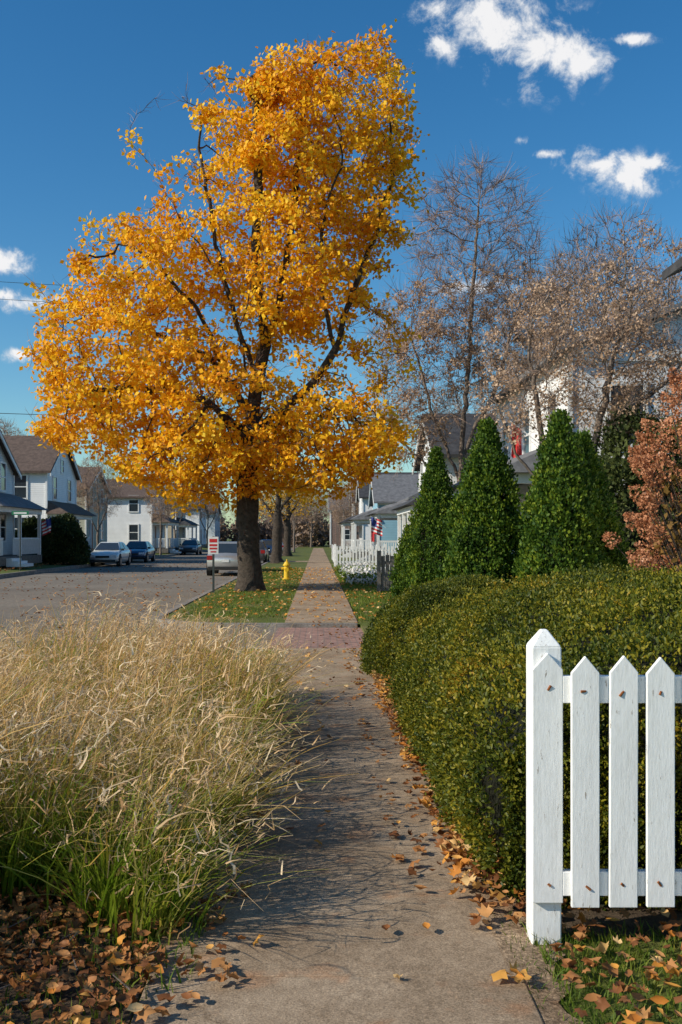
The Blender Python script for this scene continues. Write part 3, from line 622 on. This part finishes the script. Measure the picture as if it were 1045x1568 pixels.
# ------------------------------------------------------------------ picket fence (foreground)
fe=empty('picket_fence')
py=3.88; pw=.115; px0=.835
b=MB(); b.box(px0,px0+pw,py,py+pw,-.05,1.17)
b.prism([(px0,py,1.17),(px0+pw,py,1.17),(px0+pw,py+pw,1.17),(px0,py+pw,1.17)],[(px0+.045,py+.045,1.235),(px0+pw-.045,py+.045,1.235),(px0+pw-.045,py+pw-.045,1.235),(px0+.045,py+pw-.045,1.235)])
b.build('post',M['fence'],fe,bevel=.005)
def picket(x,w=.108,top=1.14,bot=.175,name='picket',y=py-.046,tilt=0):
    b=MB(); sh=top-.065; t=tilt
    o=[(x,bot),(x+w,bot),(x+w+t,sh),(x+w*.5+t,top),(x+t,sh)]
    b.prism([(a,y,c_) for a,c_ in o],[(a,y+.021,c_) for a,c_ in o]); b.build(name,M['fence'],fe,bevel=.003)
    b=MB()
    for z in (.255,1.005):
        b.cyl((x+w*.5+random.uniform(-.02,.02),y-.002,z+random.uniform(-.02,.02)),(x+w*.5,y+.002,z),.005,n=8)
    b.build('nails',M['rust'],fe)
picket(px0-.003,.118,1.15,.18,'post_board',y=py-.0235)
x=.978
while x<4.2:
    picket(x,top=1.14+random.uniform(-.004,.004),bot=.172+random.uniform(-.004,.004),tilt=random.uniform(-.004,.003)); x+=.1455+random.uniform(-.002,.002)
b=MB(); b.box(px0+pw,4.3,py-.024,py+.014,.955,1.06); b.box(px0+pw,4.3,py-.024,py+.014,.208,.302); b.build('rails',M['fence'],fe,bevel=.003)

# ------------------------------------------------------------------ houses
def window(fr,gl,axis,c,u0,z0,w,h,sgn):
    def bx(B,a0,a1,d0,d1,zz0,zz1):
        lo_,hi_=sorted((c+sgn*d0,c+sgn*d1))
        if axis=='x': B.box(lo_,hi_,a0,a1,zz0,zz1)
        else: B.box(a0,a1,lo_,hi_,zz0,zz1)
    bx(gl,u0,u0+w,-.02,.02,z0,z0+h); f=.1
    bx(fr,u0-f,u0,-.02,.06,z0-f,z0+h+f); bx(fr,u0+w,u0+w+f,-.02,.06,z0-f,z0+h+f); bx(fr,u0,u0+w,-.02,.058,z0+h,z0+h+f); bx(fr,u0,u0+w,-.02,.07,z0-f,z0)
    bx(fr,u0,u0+w,.021,.04,z0+h*.5-.03,z0+h*.5+.03)
def house(name,loc,rz,w,d,he,hr,wall,roof,gable_front=True,porch=None,nw=(2,3),chimney=False,base=.45):
    e=empty(name,loc,rz); B=MB(); x0,x1=-w/2,w/2
    if gable_front:
        o=[(x0,base),(x1,base),(x1,he),(0,hr),(x0,he)]; B.prism([(a,0,z) for a,z in o],[(a,d,z) for a,z in o])
    else:
        o=[(0,base),(d,base),(d,he),(d/2,hr),(0,he)]; B.prism([(x0,a,z) for a,z in o],[(x1,a,z) for a,z in o])
    B.build('walls',wall,e)
    F=MB(); F.box(x0-.03,x1+.03,-.03,d+.03,-.3,base-.003); F.build('foundation',M['kerb'],e)
    Rf=MB(); ov=.35; th=.14
    if gable_front:
        for s in (-1,1):
            sl=(hr-he)/(w/2); xe=s*(w/2+ov); ze=he-ov*sl+.02
            q=[(xe,ze),(0,hr+.02),(0,hr+.02+th),(xe,ze+th)]; Rf.prism([(a,-ov,z) for a,z in q],[(a,d+ov,z) for a,z in q])
    else:
        for s in (-1,1):
            sl=(hr-he)/(d/2); ye=d/2+s*(d/2+ov); ze=he-ov*sl+.02
            q=[(ye,ze),(d/2,hr+.02),(d/2,hr+.02+th),(ye,ze+th)]; Rf.prism([(x0-ov,a,z) for a,z in q],[(x1+ov,a,z) for a,z in q])
    Rf.build('roof',roof,e)
    fr=MB(); gl=MB(); st=2 if he>4.4 else 1
    for s_ in range(st):
        z0=base+.75+s_*2.65
        for k in range(nw[0]):
            u=x0+w*(k+.5)/nw[0]-.42
            if s_==0 and k==0: continue
            window(fr,gl,'y',0,u,z0,.84,1.4,-1)
        for k in range(nw[1]):
            u=d*(k+.5)/nw[1]-.4
            window(fr,gl,'x',x0,u,z0,.8,1.4,-1); window(fr,gl,'x',x1,u,z0,.8,1.4,1)
    if gable_front and hr-he>1.2: window(fr,gl,'y',0,-.3,he+.1,.6,.8,-1)
    dr=MB(); du=x0+w*.5/nw[0]-.45; dr.box(du,du+.9,-.04,.02,base,base+2.05); dr.build('door',M['door'],e)
    fr.box(du-.1,du,-.06,.02,base,base+2.15); fr.box(du+.9,du+1.0,-.06,.02,base,base+2.15); fr.box(du,du+.9,-.058,.02,base+2.05,base+2.15)
    for (cx_,cy_) in ((x0,0),(x1,0),(x0,d),(x1,d)): fr.box(cx_-.06,cx_+.06,cy_-.06,cy_+.06,base,he-.15)
    fr.box(x0-.05,x0-.01,.07,d-.07,he-.3,he-.02); fr.box(x1+.01,x1+.05,.07,d-.07,he-.3,he-.02)
    if gable_front:
        for s in (-1,1):
            sl=(hr-he)/(w/2); q=[(s*(w/2+ov),he-ov*sl-.17),(0,hr-.17),(0,hr+.015),(s*(w/2+ov),he-ov*sl+.015)]
            fr.prism([(a,-ov-.02,z) for a,z in q],[(a,-ov+.04,z) for a,z in q])
    fr.build('trim_and_frames',M['trim'],e); gl.build('window_panes',M['glass'],e)
    if porch:
        pd,ph=porch.get('d',2),porch.get('h',2.9); P=MB(); pf=MB(); pr=MB()
        pf.box(x0+.1,x1-.1,-pd,-.035,0,base-.02)
        for k in range(3): P.box(du-.3,du+1.2,-pd-.3*(k+1),-pd-.3*k-.004,-.05,base-.1-.13*k)
        n=porch.get('n',4)
        for k in range(n):
            cx_=x0+.2+(w-.4)*k/(n-1); P.box(cx_-.08,cx_+.08,-pd+.05,-pd+.21,base-.02,ph)
        P.box(x0+.05,x1-.05,-pd+.02,-pd+.24,ph,ph+.25); P.box(x0+.05,x0+.25,-pd+.25,-.07,ph,ph+.25); P.box(x1-.25,x1-.05,-pd+.25,-.07,ph,ph+.25)
        for (a,c_) in ((x0+.3,du-.35),(du+1.25,x1-.3)):
            if c_>a:
                P.box(a,c_,-pd+.1,-pd+.16,base+.82,base+.9)
                t=a
                while t<c_: P.box(t,t+.04,-pd+.11,-pd+.15,base+.05,base+.82); t+=.14
        for xx in (x0+.13,x1-.19):
            P.box(xx,xx+.06,-pd+.25,-.1,base+.82,base+.9); t=-pd+.3
            while t<-.1: P.box(xx+.01,xx+.05,t,t+.04,base+.05,base+.82); t+=.14
        pr.prism([(x0-.2,-pd-.3,ph+.25),(x1+.2,-pd-.3,ph+.25),(x1+.2,-.01,ph+.25),(x0-.2,-.01,ph+.25)],[(x0+.3,-pd+.6,ph+.75),(x1-.3,-pd+.6,ph+.75),(x1-.1,-.01,ph+1.1),(x0+.1,-.01,ph+1.1)])
        P.build('porch_posts_and_rails',M['trim'],e); pf.build('porch_floor',M['greywood'],e); pr.build('porch_roof',porch.get('roof',roof),e)
    if chimney:
        C=MB(); C.box(-.4,.4,d*.5,d*.5+.6,he,hr+1); C.build('chimney',M['brick'],e)
    return e
RT,LT=-math.pi/2,math.pi/2
house('white_house',(6.1,28.9,0),RT,9.6,5.5,6.15,7.1,M['sid_white'],M['roof_grey'],False,dict(d=1.6,h=2.9,n=5),(3,2))
house('neighbouring_house',(6.0,12.6,0),RT,6.8,8,5.95,7.8,M['sid_white'],M['roof_dark'],False,None,(3,3))
house('gabled_house',(5.2,46.5,0),RT,8.4,9,5.1,7.2,M['sid_white'],M['roof_dark'],True,dict(d=1.2,h=2.7,n=4),(3,3),True)
house('porch_house',(5.6,62,0),RT,8,9,3.9,6.0,M['sid_white'],M['roof_grey'],False,dict(d=2.2,h=2.7,n=4),(3,2))
house('blue_house',(4.4,76,0),RT,7,9,4.2,6.2,M['sid_blue'],M['roof_grey'],True,dict(d=1.8,h=2.6,n=3),(2,2))
house('white_house',(4.0,92,0),RT,7,9,5.2,7.4,M['sid_white'],M['roof_dark'],True,dict(d=1.8,h=2.6,n=3),(2,2))
house('brick_house',(4.0,112,0),RT,8,9,5.4,7.6,M['brick'],M['roof_brown'],True,None,(2,2))
house('brick_house',(1.8,143,0),RT,8,9,5.4,7.6,M['brick'],M['roof_grey'],True,None,(2,2))
house('pale_house',(-16.6,50.5,.2),LT,7.5,9,4.9,7.0,M['sid_pale'],M['roof_brown'],True,dict(d=1.6,h=2.6,n=3,roof=M['roof_grey']),(2,2))
house('white_house',(-17.1,66.5,.2),LT,7.5,10,5.6,8.0,M['sid_white'],M['roof_brown'],True,dict(d=1.2,h=2.6,n=3),(2,3),True)
house('sage_house',(-17.9,80.5,.2),LT,7.5,10,5.2,6.9,M['sid_sage'],M['roof_brown'],True,None,(2,3))
house('white_house',(-15.4,96,.1),LT,7.5,10,5.2,6.9,M['sid_white'],M['roof_brown'],True,dict(d=1.5,h=2.6,n=3),(2,3))
house('tan_house',(-16,116,.1),LT,8,10,5.2,6.9,M['sid_tan'],M['roof_dark'],True,dict(d=1.5,h=2.6,n=3),(2,2))
house('white_house',(-16,138,.1),LT,8,10,5.2,6.9,M['sid_white'],M['roof_dark'],True,None,(2,2))
house('white_house',(-16,158,.1),LT,8,10,5.2,6.9,M['sid_pale'],M['roof_brown'],True,None,(2,2))

# ------------------------------------------------------------------ vehicles
def car(name,loc,rz,paint,kind='sedan'):
    e=empty(name,loc,rz); Lh=2.32; W_=.90
    if kind=='sedan': ST=[(-2.32,.40,.80),(-2.25,.30,.93),(-1.75,.24,1.0),(-1.2,.22,.98),(0,.2,.95),(.95,.2,.95),(1.35,.22,.90),(1.95,.26,.80),(2.22,.28,.70),(2.32,.34,.58)]
    else: ST=[(-2.25,.42,.86),(-2.18,.32,1.0),(-1.75,.26,1.04),(-1.2,.24,1.02),(0,.22,1.0),(.95,.22,.99),(1.35,.24,.94),(1.9,.28,.84),(2.15,.3,.72),(2.25,.36,.6)]
    V=[];F=[]
    for (y,zb,zt) in ST:
        k=1-.10*(abs(y)/2.32)**4; w=W_*k; m=(zb+zt)/2
        sec=[(-w*.82,zb),(-w*.97,zb+.08),(-w,m),(-w*.97,zt-.08),(-w*.84,zt),(0,zt+.03),(w*.84,zt),(w*.97,zt-.08),(w,m),(w*.97,zb+.08),(w*.82,zb)]
        V+=[(a,y,z) for a,z in sec]
    K=11
    for i in range(len(ST)-1):
        for j in range(K): F.append((i*K+j,i*K+(j+1)%K,(i+1)*K+(j+1)%K,(i+1)*K+j))
    F.append(tuple(range(K))); F.append(tuple(range((len(ST)-1)*K,len(ST)*K)))
    B=MB(); B.v=V; B.f=F; B.build('body',paint,e,smooth=True)
    if kind=='sedan': g=[(-1.85,.98,.76),(-1.05,1.40,.58),(-.2,1.44,.60),(.35,1.40,.58),(1.15,.95,.76)]
    else: g=[(-2.1,1.0,.78),(-1.75,1.46,.60),(-.4,1.53,.63),(.25,1.48,.61),(1.1,.97,.78)]
    y0,z0,w0=g[0];y1,z1,w1=g[1];y2,z2,w2=g[2];y3,z3,w3=g[3];y4,z4,w4=g[4]
    C=MB(); b4=.80
    C.prism([(-b4,y0,z0-.03),(b4,y0,z0-.03),(b4,y4,z4-.03),(-b4,y4,z4-.03)],[(-w1,y1,z1),(w1,y1,z1),(w3,y3,z3),(-w3,y3,z3)])
    C.prism([(-w1,y1,z1-.01),(w1,y1,z1-.01),(w3,y3,z3-.01),(-w3,y3,z3-.01)],[(-w1*.9,y1+.1,z2),(w1*.9,y1+.1,z2),(w3*.9,y3-.1,z2),(-w3*.9,y3-.1,z2)])
    C.build('cabin',paint,e,bevel=.03,smooth=False)
    G=MB()
    def pane(A,Bq,Cq,D,off,m=.1):
        A,Bq,Cq,D=[np.array(p,float) for p in (A,Bq,Cq,D)]; c=(A+Bq+Cq+D)/4; n=norm(np.cross(Bq-A,D-A)); 
        pts=[p+(c-p)*m for p in (A,Bq,Cq,D)]
        if np.dot(n,off)<0: n=-n
        G.prism([p-n*.01 for p in pts],[p+n*.012 for p in pts])
    pane((-b4,y4,z4),(b4,y4,z4),(w3,y3,z3),(-w3,y3,z3),(0,1,0),.09); pane((-b4,y0,z0),(b4,y0,z0),(w1,y1,z1),(-w1,y1,z1),(0,-1,0),.1)
    for s in (-1,1):
        ym=(y1+y3)/2; zl=(z0+z4)/2
        pane((s*b4,y0+.15,z0),(s*b4,ym-.04,zl),(s*w1,ym-.04,z1),(s*w1,y1,z1),(s,0,0),.12); pane((s*b4,ym+.04,zl),(s*b4,y4-.12,z4),(s*w3,y3,z3),(s*w3,ym+.04,z3),(s,0,0),.12)
    G.build('windows',M['glass'],e)
    Wt=MB();Wr=MB();Wa=MB()
    for s in (-1,1):
        for yw in (-1.38,1.42):
            Wa.cyl((s*.70,yw,.36),(s*.885,yw,.36),.40,n=20); Wt.cyl((s*.68,yw,.32),(s*.905,yw,.32),.32,n=20); Wr.cyl((s*.80,yw,.32),(s*.915,yw,.32),.20,n=14)
    Wa.build('wheel_arches',M['tyre'],e); Wt.build('tyres',M['tyre'],e); Wr.build('rims',M['rim'],e)
    Hh=MB();Tl=MB();Gr=MB();Pl=MB()
    fy=ST[-1][0]; ry=ST[0][0]
    for s in (-1,1):
        a,b_=sorted((s*.45,s*.80)); Hh.box(a,b_,fy-.12,fy+.015,.56,.70)
        a,b_=sorted((s*.55,s*.82)); Tl.box(a,b_,ry-.015,ry+.12,.72,.92)
        a,b_=sorted((s*.82,s*.98)); Gr.box(a,b_,.85,.98,.93,1.05)
    Gr.box(-.4,.4,fy-.05,fy+.012,.52,.64); Gr.box(-.75,.75,fy-.1,fy+.02,.30,.40); Gr.box(-.78,.78,ry-.02,ry+.1,.30,.42)
    Pl.box(-.16,.16,ry-.025,ry+.02,.62,.74)
    Hh.build('headlamps',M['lampw'],e); Tl.build('taillamps',M['lampr'],e); Gr.build('grille_bumper_mirrors',M['tyre'],e); Pl.build('licence_plate',M['signw'],e)
    return e
silver=plain('car_paint_silver',(.42,.42,.42),.3,metal=.5,coat=.6); pale=plain('car_paint_pale',(.66,.68,.66),.3,metal=.1,coat=.6); navy=plain('car_paint_blue',(.02,.05,.12),.25,metal=.3,coat=.8)
grey=plain('car_paint_grey',(.12,.12,.13),.3,metal=.4,coat=.6)
RZ=-.15
car('parked_car',(-4.1,46.4,RZ),0,silver,'hatch')
car('parked_car',(-12.55,60.3,RZ),math.pi,pale); car('parked_car',(-12.5,69.3,RZ),math.pi,navy)
car('parked_car',(-4.1,64,RZ),0,grey,'hatch'); car('parked_car',(-4.1,84,RZ),0,navy,'hatch'); car('parked_car',(-4.2,100,RZ),0,pale); car('parked_car',(-12.5,98,RZ),math.pi,grey)

# ------------------------------------------------------------------ street furniture
e=empty('traffic_sign',(-3.0,28.6,0)); b=MB(); b.box(-.03,.03,-.02,.02,-.1,1.62); b.build('post',M['steel'],e)
b=MB(); b.box(-.15,.15,-.032,-.022,1.10,1.60); b.build('plate',M['signw'],e,bevel=.01)
b=MB(); b.box(-.11,.11,-.036,-.032,1.44,1.54); b.box(-.11,.11,-.036,-.032,1.33,1.39); b.box(-.11,.11,-.036,-.032,1.24,1.29); b.box(-.08,.08,-.036,-.032,1.15,1.19); b.build('lettering',M['red'],e)
e=empty('fire_hydrant',(-1.15,37,0)); b=MB()
b.cyl((0,0,0),(0,0,.06),.17,n=14); b.cyl((0,0,.06),(0,0,.55),.115,.105,14); b.cyl((0,0,.52),(0,0,.57),.15,n=14); b.cyl((0,0,.57),(0,0,.68),.135,.07,14); b.cyl((0,0,.68),(0,0,.76),.035,n=6)
b.cyl((-.20,0,.42),(.20,0,.42),.055,n=10); b.cyl((0,-.2,.38),(0,0,.38),.07,n=10); b.cyl((0,-.23,.38),(0,-.2,.38),.085,n=8); b.build('body',M['hydrant'],e,bevel=.008)
e=empty('street_name_sign',(-13.9,46.5,0)); b=MB(); b.cyl((0,0,0),(0,0,2.6),.03,n=8); b.build('post',M['steel'],e); b=MB(); b.box(-.4,.4,-.01,.01,2.62,2.8); b.build('green_blade',M['signg'],e); b=MB(); b.box(-.3,.3,-.014,-.01,2.67,2.75); b.build('lettering',M['signw'],e)
e=empty('wheelie_bin',(-13.9,75,0)); b=MB(); b.prism([(-.24,-.24,.08),(.24,-.24,.08),(.24,.24,.08),(-.24,.24,.08)],[(-.3,-.32,1.0),(.3,-.32,1.0),(.3,.3,1.0),(-.3,.3,1.0)]); b.box(-.32,.32,-.35,.34,1.0,1.07); b.cyl((-.3,.22,.1),(.3,.22,.1),.1,n=10); b.build('bin_body',plain('bin_green',(.02,.06,.04),.5),e)
e=empty('white_picket_fence',(0,0,0)); b=MB(); x=.95
while x<5.0: 
    b.prism([(x,52,.12),(x+.09,52,.12),(x+.09,52.02,.12),(x,52.02,.12)],[(x,52,1.1),(x+.09,52,1.1),(x+.09,52.02,1.1),(x,52.02,1.1)]); x+=.17
y=52.
while y<66: b.box(.92,.94,y,y+.09,.12,1.1); y+=.17
for xx in (.9,2.2,3.5,4.9): b.box(xx-.06,xx+.06,52.05,52.17,0,1.22)
b.box(.95,5,52.022,52.06,.85,.93); b.box(.95,5,52.022,52.06,.25,.33); b.box(.942,.98,52.1,66,.85,.93); b.box(.942,.98,52.1,66,.25,.33); b.build('pickets_and_rails',M['trim'],e)
e=empty('grey_wood_fence',(1.82,28.6,0)); b=MB()
for k in range(5): b.box(k*.125,k*.125+.11,0,.02,.05,1.05+.03*(k%2))
b.box(-.12,-.01,-.03,.08,0,1.2); b.box(0,.62,.021,.06,.8,.9); b.box(0,.62,.021,.06,.2,.3); b.build('boards',M['greywood'],e)
m=3200; p=np.stack([rng.uniform(.95,2.5,m),rng.uniform(33,46,m),rng.uniform(.12,.42,m)],1); p[:,2]*=.7+.3*lump(p,1.5)
e=empty('flower_bed'); scatter('blossoms',QUAD,p,rn(m),norm(rn(m)+np.array([0,0,1])),rng.uniform(.08,.14,m),M['flower'],e)
m=5000; p=np.stack([rng.uniform(.9,2.5,m),rng.uniform(33,46,m),rng.uniform(0,.3,m)],1); scatter('leaves',QUAD,p,rn(m),rn(m),rng.uniform(.07,.14,m),M['lawnblade'],e)
def flag(name,loc,rz,w,h,us=True):
    e=empty(name,loc,rz); b=MB(); b.cyl((0,0,-.2),(0,-.9,.5),.015,n=6); b.build('pole',M['trim'],e)
    R=MB();Wh=MB();Bl=MB(); n=9
    for i in range(n):
        for k in range(6):
            f0,f1=k/6,(k+1)/6; y=-.85+f0*w*.8; y2=-.85+f1*w*.8; wob=.05*math.sin(k*1.7+i*.4); wob2=.05*math.sin((k+1)*1.7+i*.4)
            z1=.44-h*i/n; z2=.44-h*(i+1)/n; D=Bl if (us and i<5 and k<3) else (R if (i%2==0 or not us) else Wh)
            D.poly([(wob,y,z1-.22*f0),(wob2,y2,z1-.22*f1),(wob2,y2,z2-.22*f1),(wob,y,z2-.22*f0)])
    R.build('red_cloth',M['red'],e)
    if us: Wh.build('white_cloth',M['signw'],e); Bl.build('blue_cloth',M['bluep'],e)
flag('american_flag',(3.9,57.0,2.3),RT,.8,.9); flag('american_flag',(5.0,41,3.0),RT,.8,1.0)
flag('red_banner',(6.0,26.5,4.2),RT,.35,.9,False); flag('american_flag',(-15.2,53.5,2.2),LT,.6,.8)
e=empty('porch_bunting',(3.32,60.2,1.2)); b=MB(); b.box(-.02,.02,-1.4,-.2,.1,.9); b.box(-.02,.02,.3,1.5,.1,.9); b.build('cloth',M['red'],e)
def wire(name,a,c,sag,r=.012):
    b=MB(); P=[np.array(a)+(np.array(c)-np.array(a))*t-np.array([0,0,sag*4*t*(1-t)]) for t in np.linspace(0,1,15)]
    for i in range(14): b.cyl(P[i],P[i+1],r,n=5)
    b.build(name,M['wire'])
wire('utility_wire',(-25,42,13.6),(-2,44,12.6),.5,.010); wire('utility_wire',(-25,42,12.9),(-2,44,11.8),.5,.010)
wire('utility_wire',(-25,42,7.4),(6.5,44,6.9),.35,.014)
e=empty('utility_pole',(-25,42,0)); b=MB(); b.cyl((0,0,0),(0,0,14),.16,.11,10); b.box(-.06,.06,-1.2,1.2,13.0,13.12); b.build('pole',M['bark'],e)
